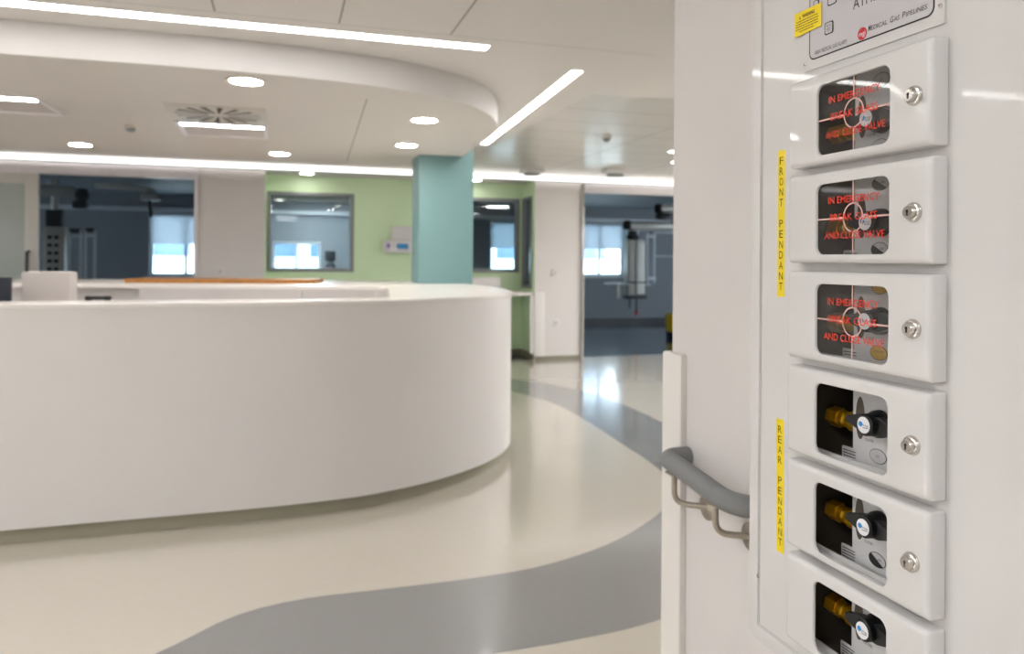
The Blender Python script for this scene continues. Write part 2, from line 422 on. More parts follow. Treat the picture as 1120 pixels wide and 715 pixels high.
def window_x(nm, x0, x1, z0, z1, y0, y1, fw, blind=False):
    """frame, pane and blind of a window in an east-west wall"""
    f = MB(); f.box(x0, x0 + fw, y0, y1, z0, z1, .004); f.box(x1 - fw, x1, y0, y1, z0, z1, .004)
    f.box(x0 + fw, x1 - fw, y0, y1, z0, z0 + fw, .004); f.box(x0 + fw, x1 - fw, y0, y1, z1 - fw, z1, .004)
    o = struct(f.build(nm, M['frame_grey']))
    ym = (y0 + y1) / 2
    MB().box(x0 + fw, x1 - fw, ym - .004, ym + .004, z0 + fw, z1 - fw).build('pane', M['glass'], o, smooth=0)
    if blind: MB().box(x0 + fw + .01, x1 - fw - .01, y1 - .05, y1 - .01, z1 - fw - .07, z1 - fw, .01).build('blind_roll', M['white_plastic'], o)
    return o
window_x('window_1', *W1, 10.485, 10.6, .05, True)
window_x('window_2', *W2, 10.485, 10.6, .05)
f = MB(); f.box(3.40, 3.52, 10.03, 10.07, 1.0, 2.31, .004); f.box(3.40, 3.52, 10.43, 10.47, 1.0, 2.31, .004); f.box(3.40, 3.52, 10.07, 10.43, 1.0, 1.04, .004); f.box(3.40, 3.52, 10.07, 10.43, 2.27, 2.31, .004)
w3 = struct(f.build('window_3', M['frame_grey']))
MB().box(3.456, 3.464, 10.07, 10.43, 1.04, 2.27).build('pane', M['glass'], w3, smooth=0)

# frosted sliding door left of the west opening
d = MB(); dx0, dx1, fr = -4.4, -2.667, .14
d.box(dx0, dx0 + fr, 9.94, 9.985, .01, 2.365, .003); d.box(dx1 - fr, dx1, 9.94, 9.985, .01, 2.365, .003)
d.box(dx0 + fr, dx1 - fr, 9.94, 9.985, .01, .2, .003); d.box(dx0 + fr, dx1 - fr, 9.94, 9.985, 2.25, 2.365, .003)
dr = struct(d.build('door_1', M['door_white']))
MB().box(dx0 + fr, dx1 - fr, 9.955, 9.97, .2, 2.25).build('glass_panel', M['frost'], dr, smooth=0)
h = MB(); h.tube([(-2.765, 9.94, 1.46), (-2.765, 9.885, 1.46), (-2.765, 9.885, 1.0), (-2.765, 9.94, 1.0)], .02, 10)
h.build('handle', M['dark'], dr, label='dark upright bar handle')
w('wall_back_west', M['pillar'], -8, -4.4, YB, 10.02, 0, 2.40)

# ------------------------------------------------------------------ wards behind the openings
w('wall_ward_partition', M['ward_wall'], -.55, -.45, 10.52, 15.3, 0, ZC)
w('wall_ward_divider', M['ward_wall'], 2.1, 2.2, 10.6, 15.3, 0, ZC)
w('wall_ward_east', M['ward_wall'], 10, 10.1, 10.02, 15.4, 0, ZC)
FH = [(-7.6, -4.7, 1.06, 2.24), (-2.3, -.95, 1.06, 2.24), (-.12, .80, 1.06, 1.74), (4.27, 7.40, 1.06, 2.24)]  # the westernmost is an unseen window added to brighten its ward
walled_windows('wall_ward_far', M['ward_wall'], -8, 10, 15.3, 15.5, 0, ZC, FH)
k = 4
for (x0, x1, z0, z1), mul in zip(FH, ((-6.6, -5.6), (-1.68,), (.33,), (5.0, 5.75, 6.42, 6.82))):
    f = MB(); fw = .05
    f.box(x0, x0 + fw, 15.38, 15.45, z0, z1); f.box(x1 - fw, x1, 15.38, 15.45, z0, z1); f.box(x0 + fw, x1 - fw, 15.38, 15.45, z0, z0 + fw); f.box(x0 + fw, x1 - fw, 15.38, 15.45, z1 - fw, z1)
    for xm in mul: f.box(xm - .025, xm + .025, 15.38, 15.45, z0 + fw, z1 - fw)
    o = struct(f.build('window_%d' % k, M['ward_white'], smooth=0)); k += 1
    MB().box(x0 + fw, x1 - fw, 15.41, 15.415, z0 + fw, z1 - fw).build('pane', M['glass'], o, smooth=0)
    bl = bpy.data.materials.get('roller_blind')
    if not bl:
        bl = mat('roller_blind', '9aa3aa', .8, noise=.03)
        nt = bl.node_tree; tr = nt.nodes.new('ShaderNodeBsdfTranslucent'); tr.inputs[0].default_value = (.50, .53, .57, 1)
        mx = nt.nodes.new('ShaderNodeMixShader'); mx.inputs[0].default_value = .8
        nt.links.new(nt.nodes['Principled BSDF'].outputs[0], mx.inputs[1]); nt.links.new(tr.outputs[0], mx.inputs[2]); nt.links.new(mx.outputs[0], nt.nodes['Material Output'].inputs[0])
    if z1 > 2: MB().box(x0 + .01, x1 - .01, 15.33, 15.334, 1.66, z1 - .03).build('roller_blind', bl, o, smooth=0)
    MB().tube([(x0 + .01, 15.34, z1 - .03), (x1 - .01, 15.34, z1 - .03)], .03, 10).build('blind_tube', M['ward_white'], o)
    struct(MB().box(x0 - .06, x1 + .3, 15.22, 15.38, z0 - .04, z0, .004).build('trim_%d' % (k + 4), M['ward_white']))
for i, (x0, x1) in enumerate(((-8, -.55), (-.45, 2.1), (2.2, 10))):
    struct(MB().box(x0, x1, 15.2, 15.3, 2.26, 2.34).build('trim_%d' % (20 + i), M['ward_white'], smooth=0))
    struct(MB().box(x0, x1, 15.28, 15.3, 0, .12).build('baseboard_ward.%03d' % i, M['dark'], smooth=0))
struct(MB().box(7.40, 7.68, 15.16, 15.3, 1.0, 2.26).build('trim_24', M['ward_white'], smooth=0))

# pale building seen through the ward windows
bd = thing('building', 'pale building with rows of tall windows beyond the ward windows', 'building', (0, 24, -3))
fb = MB(); fb.box(-16, 26, 24, 30, -3, 1.45); fb.box(-16, 26, 24, 30, 3.1, 9); fb.box(-16, 26, 24.6, 30, 1.45, 3.1)
x = -16
while x < 26: fb.box(x, x + .42, 24, 24.6, 1.45, 3.1); x += 1.5
fb.build('facade', M['facade'], bd, smooth=0)
x = -16
while x < 25.5:
    MB().box(x + .42, min(x + 1.5, 26), 24.3, 24.35, 1.45, 3.1).build('window', M['facade_glass'], bd, smooth=0); x += 1.5
struct(MB().box(-30, 40, 15.6, 40, -3.2, -3.0).build('ground', M['facade'], smooth=0))

# ------------------------------------------------------------------ teal column rising through the counter
struct(MB().box(1.284, 1.8205, 7.15, 7.555, 0, ZC, .004).build('column', M['teal']))

# ------------------------------------------------------------------ reception desk
desk = thing('reception_desk', 'long white curved reception desk with rounded end', 'desk', (0, 5.5, 0))
OUT = [(-5, 4.2), (-2.5, 4.185)] + spline([(-1.27, 4.178), (-.55, 4.178), (-.014, 4.185), (.406, 4.228), (.634, 4.297), (.884, 4.407), (1.182, 4.609), (1.40, 4.825), (1.585, 5.13), (1.69, 5.5), (1.745, 5.95), (1.765, 6.5), (1.75, 7.0), (1.7, 7.4), (1.5, 7.85), (1.1, 8.15), (.4, 8.4), (-.6, 8.65)], 7) + [(-2, 9.0), (-5, 9.2)]
INN = [(-5, 4.47), (.42, 4.47)] + [p[:2] for p in arc((.44, 4.47, 0), (.63, 4.48, 0), (.66, 4.66, 0))] + [(.86, 6.16)] + [p[:2] for p in arc((.865, 6.2, 0), (.89, 6.38, 0), (.78, 6.44, 0))] + [(.19, 6.62), (-1.16, 7.06), (-5, 8.2)]
def trim_poly(outer_, inner_): return list(outer_) + list(inner_)[::-1]
MB().ribbon(OUT, .08, 1.155, .035).build('front_panel', M['desk'], desk, smooth=30)
# counter with its notch round the column
CUT = []
for p in OUT:
    CUT.append(p)
ct = MB().prism(trim_poly(offset(OUT, -.004), INN), 1.14, 1.17, bev=.006)
ct.build('countertop', M['desk_top'], desk, smooth=30)
MB().ribbon(offset(OUT, .04), 0, .08, .03).build('plinth', M['plinth'], desk)
# inner faces of the well, one panel between joints
IN2 = offset(INN, 0)
i_c = 2 + 9 + 1 + 9
def seg(pts, th, z0, z1, nm, m): return MB().ribbon(pts, z0, z1, th).build(nm, m, desk, smooth=30)
seg(INN[:2][::1], -.03, .75, 1.14, 'inner_panel', M['desk_in'])
seg(INN[1:i_c], -.03, .75, 1.14, 'inner_panel', M['desk_in'])
seg([INN[i_c - 1], (.19 + .005, 6.622)], -.03, .75, 1.14, 'inner_panel', M['desk_in'])
seg([(.19, 6.624), (-1.14, 7.054)], -.03, .75, 1.14, 'inner_panel', M['desk_in'])
seg([(-1.15, 7.16), (-5, 8.3)], -.03, .75, 1.14, 'inner_panel', M['desk_in'])
MB().prism([(-5, 4.5), (.62, 4.5), (.86, 6.3), (.8, 6.42), (.19, 6.6), (-1.16, 7.04), (-5, 8.18), (-5, 7.5), (-1.2, 6.4), (.1, 5.9), (.05, 5.15), (-5, 5.15)], .72, .75).build('worktop', M['desk_in'], desk, smooth=0)

# timber board on the rear counter
tb = MB(); c_, s_ = Vector((-1.34, 7.55)), Vector((.31, 7.15)); dv = (s_ - c_).normalized(); nv = Vector((-dv.y, dv.x))
P4 = [c_, s_, s_ + nv * .5, c_ + nv * .5]
tbo = tb.prism([tuple(p) for p in P4], 1.17, 1.206, bev=.004)
board = tbo.build('timber_board', M['wood']); tag(board, 'orange-brown timber board lying along the rear counter of the reception desk', 'board')

# grey box and dark screen behind the front counter
bx = thing('equipment_box', 'pale grey upright box standing inside the desk behind its front counter', 'box', (-1.3, 5.06, .75))
MB().box(-1.425, -1.172, 4.99, 5.16, .75, 1.312, .012).build('casing', M['box'], bx)
MB().box(-1.37, -1.23, 4.986, 4.992, .8, .95, .002).build('cover_plate', M['box'], bx)
mo = thing('computer_monitor', 'dark navy monitor inside the desk at the left of the pale grey box', 'monitor', (-1.75, 4.92, .75))
MB().box(-2.0, -1.45, 4.9, 4.93, .93, 1.285, .006).build('screen_housing', M['navy'], mo)
MB().box(-1.98, -1.47, 4.93, 4.934, .95, 1.27).build('screen', M['black'], mo, smooth=0)
MB().box(-1.77, -1.69, 4.885, 4.9, .78, 1.1, .004).build('stand', M['dark'], mo)
MB().box(-1.86, -1.6, 4.83, 5.02, .75, .768, .005).build('base', M['dark'], mo)
# small black telephone
ph = thing('desk_telephone', 'small black item on the low shelf of the desk beside the pale grey box', 'telephone', (-1.33, 6.5, .75))
pb = MB(); pb.box(-1.47, -1.18, 6.42, 6.62, .75, 1.06, .02); pb.build('body', M['box'], ph)
pk = MB(); pk.tube([(-1.41, 6.5, 1.085), (-1.25, 6.5, 1.085)], .016, 10); pk.build('handset', M['black'], ph)
for xx in (-1.4, -1.27): MB().lathe((xx, 6.5, 1.06), (0, 0, 1), [(0, .02), (.02, .03), (.035, .03), (.042, .02)], 16).build('earpiece', M['black'], ph)

# ------------------------------------------------------------------ alcove counter and what is on it
al = thing('alcove_counter', 'white fixed counter across the green alcove', 'counter', (1.6, 10.2, 0))
MB().box(-.16, 3.40, 9.93, 10.48, .905, .95, .004).build('worktop', M['desk_top'], al)
MB().box(3.35, 3.40, 9.90, 9.93, .1, .905, .003).build('side_panel', M['desk'], al)
MB().box(3.40, 3.56, 9.885, 9.918, .06, .95, .003).build('end_panel', M['desk'], al)
ws = thing('counter_screen', 'low white screen standing on the alcove counter under the dark window', 'screen', (2.8, 10.2, .95))
MB().box(2.2, 2.995, 10.18, 10.21, .95, 1.155, .004).build('panel', M['desk'], ws)
for xx in (2.3, 2.85): MB().box(xx, xx + .04, 10.12, 10.27, .95, .962, .002).build('foot', M['alu'], ws)

wu = thing('wall_unit', 'white wall unit with purple diamond and blue display on green wall', 'wall unit', (1.6, 10.5, 1.6))
MB().box(1.39, 1.93, 10.40, 10.5, 1.49, 1.665, .012).build('housing', M['white_plastic'], wu)
MB().box(1.50, 1.93, 10.44, 10.5, 1.668, 1.86, .01).build('upper_box', M['white_plastic'], wu)
yz = lambda u, v, w_: (u, 10.4 - w_, v)
MB().plate([(1.445, 1.545), (1.475, 1.59), (1.445, 1.635), (1.415, 1.59)], yz, 0, .002).build('diamond_mark', M['purple'], wu, label='purple diamond mark')
MB().plate(rrect(1.56, 1.72, 1.545, 1.62, .006), yz, 0, .003).build('display', M['display'], wu, label='blue display')
MB().plate(ellipse(1.515, 1.585, .012, .03), yz, 0, .002).build('button', M['box'], wu)

def socket(x, z, label):
    s_ = thing('wall_socket', label, 'socket', (x, 9.92, z))
    MB().box(x - .045, x + .045, 9.905, 9.92, z - .045, z + .045, .006).build('plate', M['white_plastic'], s_)
    MB().lathe((x, 9.905, z), (0, -1, 0), [(0, .024), (.003, .024), (.003, .018), (.001, .016)], 20).build('insert', M['box'], s_)
socket(3.715, 1.23, 'upper of the two white switch plates on the white pillar by the ward opening')
socket(3.746, .522, 'lower of the two white switch plates on the white pillar by the ward opening')
socket(-.69, 1.235, 'white switch plate on the white wall just above the timber board')

# ------------------------------------------------------------------ lights
def strip_light(name_label, boxv, frame=None, face='down'):
    x0, x1, y0, y1, z0, z1 = boxv
    o = thing('linear_light', name_label, 'light', ((x0 + x1) / 2, (y0 + y1) / 2, z1))
    MB().box(x0, x1, y0, y1, z0, z1).build('diffuser', M['strip'], o, smooth=0)
    t_ = .006
    f = MB()
    if x1 - x0 > y1 - y0:
        f.box(x0 - t_, x1 + t_, y0 - t_, y0, z0 + .001, z1); f.box(x0 - t_, x1 + t_, y1, y1 + t_, z0 + .001, z1); f.box(x0 - t_, x0, y0, y1, z0 + .001, z1); f.box(x1, x1 + t_, y0, y1, z0 + .001, z1)
    else:
        f.box(x0 - t_, x0, y0 - t_, y1 + t_, z0 + .001, z1); f.box(x1, x1 + t_, y0 - t_, y1 + t_, z0 + .001, z1); f.box(x0, x1, y0 - t_, y0, z0 + .001, z1); f.box(x0, x1, y1, y1 + t_, z0 + .001, z1)
    f.build('trim', M['trim'], o, smooth=0)
    return o
strip_light('long linear ceiling light running in front of the curved soffit', (-4.0, 1.10, 3.975, 4.065, ZC - .004, ZC))
# the linear light that runs past the rounded end of the soffit
o = thing('linear_light', 'linear ceiling light running away from the camera past the soffit\'s rounded end', 'light', (1.85, 5.8, ZC))
a0, a1, hw = Vector((1.763, 4.335)), Vector((1.985, 7.36)), .037
MB().prism([(a0.x - hw, a0.y), (a0.x + hw, a0.y), (a1.x + hw, a1.y), (a1.x - hw, a1.y)], ZC - .004, ZC).build('diffuser', M['strip'], o, smooth=0)
f = MB()
for sg in (-1, 1): f.prism([(a0.x + sg * hw, a0.y), (a0.x + sg * (hw + .006), a0.y), (a1.x + sg * (hw + .006), a1.y), (a1.x + sg * hw, a1.y)], ZC - .003, ZC)
f.build('trim', M['trim'], o, smooth=0)
# cove light along the top of the back wall
o = thing('linear_light', 'continuous linear light along the top of the far back wall', 'light', (1, 9.82, 2.54))
MB().box(-7.9, 8.9, 9.78, 9.84, 2.508, 2.566, .004).build('diffuser', M['cove'], o)
MB().box(-7.9, 8.9, 9.775, 9.86, 2.495, 2.505).build('rail', M['frame_grey'], o, smooth=0)
# two further fittings in the corridor on the right
strip_light('short linear light high beside the wall edge, nearer of the two by the ward opening', (4.0, 5.2, 7.15, 7.23, ZC - .004, ZC))
strip_light('short linear light by the wall edge, nearer the far back wall of the two', (4.45, 5.6, 7.9, 7.98, ZC - .004, ZC))
# fill lights added out of view, some of them behind the camera
# square panels added to brighten the near hall, the desk and the far wall
FILLS = [(-5, 1.4), (-3, 1.4), (-1.2, 1.4), (-5, -.6), (-3, -.6), (-1.2, -.6), (-3, -2.6), (.2, -1.0), (.2, -2.8), (4.6, 2.5), (4.6, 5.2), (7, 3.8), (6.2, 5.6), (7.8, 6.6), (6.8, 8.0)]
WEST_FILLS = [(-5.5, 3.0), (-7.0, 3.6), (-7.0, 5.2)]
for (x, y) in FILLS + WEST_FILLS:
    zc_ = ZC
    lb = 'added square fill light on the unseen ceiling of the near hall' if x < 2 else 'added square fill light hidden in the corridor beyond the wall edge'
    o = thing('fill_light', lb, 'light', (x, y, ZC), 'added fill lights in the near hall' if x < 2 else 'added fill lights in the corridor')
    o.location.z = zc_; o['_o'] = (x, y, zc_)
    MB().box(x - .28, x + .28, y - .28, y + .28, zc_ - .004, zc_).build('diffuser', M['fill_west' if x < -6 else 'fill_far' if y > 4.4 else 'fill_light'], o, smooth=0)
    xy = lambda u, v, w_: (u, v, zc_ - w_)
    MB().ring(rrect(x - .3, x + .3, y - .3, y + .3, .004, 2), rrect(x - .28, x + .28, y - .28, y + .28, .004, 2), xy, 0, .008).build('frame', M['white_plastic'], o)

DL = [((-.185, 4.53), 2.41, 'round downlight in the soffit nearest its front curve, above the desk middle'),
      ((1.0, 5.37), 2.41, 'round downlight under the rounded end of the soffit'),
      ((1.07, 6.6), 2.41, 'round downlight in the soffit just in front of the teal column'),
      ((0.0, 7.56), 2.41, 'round downlight at the back of the soffit between vent and teal column'),
      ((-1.706, 7.57), 2.41, 'round downlight at the back of the soffit above the west ward opening'),
      ((.345, 10.18), 2.52, 'round downlight in the alcove ceiling above the bright window'),
      ((2.62, 10.18), 2.52, 'round downlight in the alcove ceiling above the dark window')]
for (x, y), z, lb in DL:
    o = thing('downlight', lb, 'light', (x, y, z))
    r = .094
    MB().lathe((x, y, z), (0, 0, -1), [(0, r), (.002, r - .008), (.003, r - .02)], 40).build('diffuser', M['down_soft' if y > 10 else 'down'], o)
    rr = MB(); xy = lambda u, v, w_: (x + u, y + v, z - w_)
    rr.ring(ellipse(0, 0, r + .022, r + .022, 40), ellipse(0, 0, r - .004, r - .004, 40), xy, 0, .006)
    rr.build('trim_ring', M['trim'], o)

def troffer(x0, x1, y0, y1, z, label):
    o = thing('recessed_light', label, 'light', ((x0 + x1) / 2, (y0 + y1) / 2, z))
    f = MB(); xy = lambda u, v, w_: (u, v, z - w_)
    f.ring(rrect(x0, x1, y0, y1, .004, 2), rrect(x0 + .03, x1 - .03, y0 + .03, y1 - .03, .004, 2), xy, 0, .012)
    f.build('frame', M['white_plastic'], o)
    MB().box(x0 + .03, x1 - .03, y0 + .03, y0 + .15, z - .006, z).build('diffuser', M['troffer'], o, smooth=0)
    MB().box(x0 + .03, x1 - .03, y0 + .15, y1 - .03, z - .003, z).build('reflector', M['box'], o, smooth=0)
troffer(-.74, -.09, 5.99, 6.62, 2.41, 'square recessed light beside the swirl air diffuser')
troffer(-2.1, -1.455, 5.40, 6.03, 2.41, 'square recessed light with bright front strip at the left of the smoke detector')
# swirl diffuser
vx0, vx1, vy0, vy1, vz = -.735, -.09, 5.34, 5.97, 2.41
va = thing('air_diffuser', 'square swirl air diffuser with radial slots in the soffit', 'vent', ((vx0 + vx1) / 2, (vy0 + vy1) / 2, vz))
MB().box(vx0, vx1, vy0, vy1, vz - .006, vz, .002).build('plate', M['vent'], va)
cx_, cy_ = (vx0 + vx1) / 2, (vy0 + vy1) / 2
for k_ in range(16):
    a = 2 * PI * k_ / 16 + .1
    u = Vector((math.cos(a), math.sin(a))); nn = Vector((-u.y, u.x)); r0, r1 = .075, .285
    q = [Vector((cx_, cy_)) + u * r0 - nn * .006, Vector((cx_, cy_)) + u * r1 - nn * .02, Vector((cx_, cy_)) + u * r1 + nn * .02, Vector((cx_, cy_)) + u * r0 + nn * .006]
    MB().prism([tuple(p) for p in q], vz - .0075, vz - .006).build('slot', M['vent_slot'] if abs(u.y) > .45 else M['vent_mid'], va, smooth=0)

def detector(x, y, z, r, label, name='smoke_detector', cat='detector', m1='frame_grey', m2='trim'):
    o = thing(name, label, cat, (x, y, z))
    MB().lathe((x, y, z), (0, 0, -1), [(0, r), (.012, r), (.016, r * .9)], 24).build('base', M[m2], o)
    MB().lathe((x, y, z - .016), (0, 0, -1), [(0, r * .8), (.02, r * .7), (.03, r * .3)], 24).build('sensor', M[m1], o)
detector(-1.095, 6.38, 2.41, .045, 'small grey smoke detector on the soffit between the two recessed lights')
detector(2.985, 6.57, ZC, .045, 'small round sensor on the glossy ceiling nearest the linear light', 'ceiling_sensor', 'sensor')
def speaker(x, y, label):
    o = thing('ceiling_beacon', label, 'beacon', (x, y, ZC))
    MB().box(x - .14, x + .14, y - .1, y + .1, ZC - .05, ZC, .01).build('housing', M['white_plastic'], o)
    MB().box(x - .09, x + .09, y - .07, y + .07, ZC - .085, ZC - .05, .008).build('lens', M['frame_grey'], o)
speaker(4.157, 8.9, 'square ceiling beacon with dark lens in front of the east ward opening')
speaker(3.12, 9.2, 'square ceiling beacon with dark lens above the green alcove corner')

for x, y, lb in ((.35, 12.3, 'round ceiling lamp seen through the bright green-wall window, nearer the glass'), (.75, 14.2, 'round ceiling lamp seen through the bright green-wall window, nearer the far windows')):
    o = thing('room_lamp', lb, 'light', (x, y, ZC))
    MB().lathe((x, y, ZC), (0, 0, -1), [(0, .1), (.004, .095), (.006, .08)], 32).build('diffuser', M['room_lamp'], o)
    MB().ring(ellipse(0, 0, .12, .12, 32), ellipse(0, 0, .098, .098, 32), lambda u, v, w_: (x + u, y + v, ZC - w_), 0, .008).build('trim_ring', M['trim'], o)
# ------------------------------------------------------------------ ward equipment
def pendant_left():
    o = thing('medical_pendant', 'grey medical pendant column with rows of blue sockets in the west ward', 'medical equipment', (-3.27, 13, ZC))
    MB().tube([(-3.28, 13.05, 2.58), (-3.28, 13.05, 2.05)], .05, 14).build('drop_tube', M['ward_steel'], o)
    MB().box(-3.39, -3.17, 12.98, 13.12, 1.86, 2.12, .01).build('joint_block', M['dark'], o)
    MB().box(-3.41, -3.12, 12.94, 13.16, .6, 1.86, .015).build('column', M['ward_steel'], o)
    for r_ in range(8):
        for c_ in range(2):
            x = -3.32 + c_ * .09; z = 1.70 - r_ * .12
            MB().box(x - .03, x + .03, 12.93, 12.945, z - .025, z + .025, .004).build('gas_socket', M['navy'], o)
    a = MB(); a.tube([(-3.7, 13.0, 2.44), (-3.0, 13.0, 2.40)], .085, 14); a.build('arm', M['ward_steel'], o)
    MB().lathe((-2.9, 13, 2.25), (0, 0, 1), [(0, .06), (.05, .1), (.12, .1), (.2, .06)], 20).build('arm_joint', M['dark'], o)
    MB().box(-3.02, -2.82, 12.9, 13.1, 2.15, 2.26, .02).build('brake_block', M['dark'], o)
pendant_left()
def rail_stand(x0, x1, y, z0, z1, label):
    o = thing('equipment_rail', label, 'equipment rail', ((x0 + x1) / 2, y, z0))
    for x in (x0, x1): MB().tube([(x, y, z0), (x, y, z1)], .02, 10).build('upright', M['ward_white'], o)
    for z in (z1 - .08, z0 + (z1 - z0) * .38, z0 + .3): MB().box(x0 - .02, x1 + .02, y - .03, y + .03, z - .025, z + .025, .004).build('crossbar', M['ward_white'], o)
    for z in (z1, z0 + (z1 - z0) * .5): MB().box(x0 + .01, x1 - .01, y - .04, y + .02, z - .03, z + .03, .004).build('clamp', M['dark'], o)
    MB().box(x0 - .02, x1 + .02, y - .15, y + .15, z0, z0 + .05, .01).build('base', M['dark'], o)
rail_stand(-3.07, -2.92, 13.0, 0, 1.81, 'pale equipment rail stand beside the pendant with blue sockets')
rail_stand(-2.84, -2.71, 12.95, 0, 1.82, 'narrow pale equipment rail stand nearer the west ward window')
def lamp():
    o = thing('exam_lamp', 'pale examination lamp hanging from the west ward ceiling', 'lamp', (-1.94, 13, ZC))
    a = MB(); a.tube([(-2.75, 13.4, 2.55), (-2.3, 13.2, 2.52), (-1.9, 13.0, 2.45)], .05, 12); a.build('arm', M['ward_steel'], o)
    MB().lathe((-1.94, 13, 2.30), (0, 0, 1), [(0, .13), (.02, .15), (.09, .14), (.12, .08), (.16, .04)], 28).build('lamp_head', M['ward_steel'], o)
    MB().tube([(-1.95, 12.98, 2.30), (-1.93, 12.98, 2.04)], .025, 10).build('handle', M['black'], o)
    MB().tube([(-2.75, 13.4, 2.58), (-2.75, 13.4, 2.5)], .06, 12).build('ceiling_mount', M['ward_steel'], o)
lamp()
def pendant_right():
    o = thing('medical_pendant', 'tall grey medical pendant with side shelf hanging in the east ward', 'medical equipment', (6.5, 13, ZC))
    b = MB(); b.box(6.325, 6.685, 12.9, 13.15, .745, 1.81, .04, 4); b.build('column', M['ward_steel'], o)
    MB().box(6.46, 6.52, 12.885, 12.905, .76, 1.8, .004).build('service_strip', M['frame_grey'], o)
    MB().box(6.31, 6.70, 12.88, 12.92, .98, 1.01, .004).build('band', M['dark'], o)
    MB().lathe((6.45, 13, 1.81), (0, 0, 1), [(0, .1), (.03, .12), (.08, .12), (.1, .09), (.16, .09)], 24).build('swivel', M['black'], o)
    MB().tube([(6.38, 13, 2.07), (7.55, 13.05, 2.09)], .09, 16).build('arm', M['ward_steel'], o)
    MB().lathe((6.34, 13, 2.0), (0, 0, 1), [(0, .05), (.02, .085), (.14, .085), (.17, .05)], 20).build('arm_joint', M['black'], o)
    MB().tube([(7.5, 13.05, 2.0), (7.5, 13.05, 2.58)], .08, 16).build('drop_tube', M['ward_steel'], o)
    MB().box(5.95, 6.33, 12.85, 13.2, .955, .985, .006).build('shelf', M['ward_white'], o)
    MB().box(6.68, 6.8, 12.9, 13.1, .93, .96, .006).build('shelf', M['ward_white'], o)
    MB().box(6.08, 6.14, 12.88, 12.94, .7, .955, .006).build('shelf_bracket', M['ward_steel'], o)
    MB().box(6.33, 6.72, 12.9, 13.15, .68, .745, .01).build('base', M['dark'], o)
    for x, z, m in ((6.38, .5, 'dark'), (6.52, .45, 'dark')): MB().tube([(x, 12.95, .70), (x, 12.95, z)], .018, 8).build('hose', M[m], o)
    MB().tube([(6.52, 12.95, .45), (6.52, 12.95, .38)], .03, 10).build('hose_tag', M['red'], o, label='red hose tag')
pendant_right()
def arm_upper():
    o = thing('ceiling_boom', 'upper grey ceiling arm with dark joints above the east ward pendant', 'medical equipment', (7.2, 12.5, ZC))
    MB().tube([(6.75, 12.5, 2.38), (7.8, 12.5, 2.42)], .08, 16).build('arm', M['ward_steel'], o)
    MB().lathe((6.74, 12.5, 2.29), (0, 0, 1), [(0, .05), (.02, .08), (.15, .08), (.17, .05)], 20).build('arm_joint', M['black'], o)
    MB().box(6.70, 6.95, 12.4, 12.6, 2.17, 2.29, .03).build('brake_block', M['black'], o)
    MB().box(7.05, 7.2, 12.4, 12.6, 2.1, 2.3, .03).build('brake_block', M['black'], o)
    MB().tube([(7.75, 12.5, 2.35), (7.75, 12.5, 2.58)], .06, 14).build('ceiling_mount', M['ward_steel'], o)
arm_upper()
def rail_right():
    o = thing('equipment_rail', 'white wall-hung equipment rail frame beside the east ward pendant', 'equipment rail', (7.2, 13.6, 1))
    for x in (7.08, 7.24): MB().tube([(x, 13.6, .95), (x, 13.6, 1.98)], .022, 10).build('upright', M['ward_white'], o)
    for z in (1.9, 1.05): MB().box(7.06, 7.26, 13.57, 13.63, z - .03, z + .03, .004).build('crossbar', M['ward_white'], o)
    for z in (1.98, 1.5): MB().tube([(7.24, 13.6, z), (8.1, 13.6, z)], .015, 8).build('link_bar', M['ward_white'], o)
    MB().tube([(8.05, 13.6, .0), (8.05, 13.6, 2.0)], .03, 10).build('post', M['ward_steel'], o)
rail_right()
yb = thing('waste_bin', 'yellow waste bin on the ward floor beside the wall edge', 'bin', (6.98, 12.3, 0))
MB().lathe((6.98, 12.3, .0), (0, 0, 1), [(0, .15), (.1, .16), (.11, .155)], 24).build('base', M['black'], yb)
MB().lathe((6.98, 12.3, .11), (0, 0, 1), [(0, .15), (.3, .18), (.31, .185), (.33, .15)], 24).build('bucket', M['yellow'], yb)
oc = thing('office_chair', 'dark office chair in the room behind the bright green-wall window', 'chair', (.86, 13.2, 0))
MB().box(.66, 1.06, 13.0, 13.42, .46, .53, .03).build('seat', M['dark'], oc)
bk = MB(); bk.tube([(.86, 13.46, .60), (.86, 13.47, .85), (.86, 13.46, 1.2), (.86, 13.44, 1.34)], [.10, .14, .13, .05], 16); bk.build('backrest', M['dark'], oc)
MB().box(.77, .95, 13.42, 13.47, 1.36, 1.55, .03).build('headrest', M['dark'], oc)
MB().tube([(.86, 13.47, .48), (.86, 13.49, 1.45)], .02, 10).build('back_post', M['black'], oc)
MB().tube([(.86, 13.24, .08), (.86, 13.24, .46)], .03, 10).build('post', M['dark'], oc)
for k_ in range(5):
    a = 2 * PI * k_ / 5
    MB().tube([(.86, 13.24, .09), (.86 + .28 * math.cos(a), 13.24 + .28 * math.sin(a), .05)], .02, 8).build('leg', M['dark'], oc)

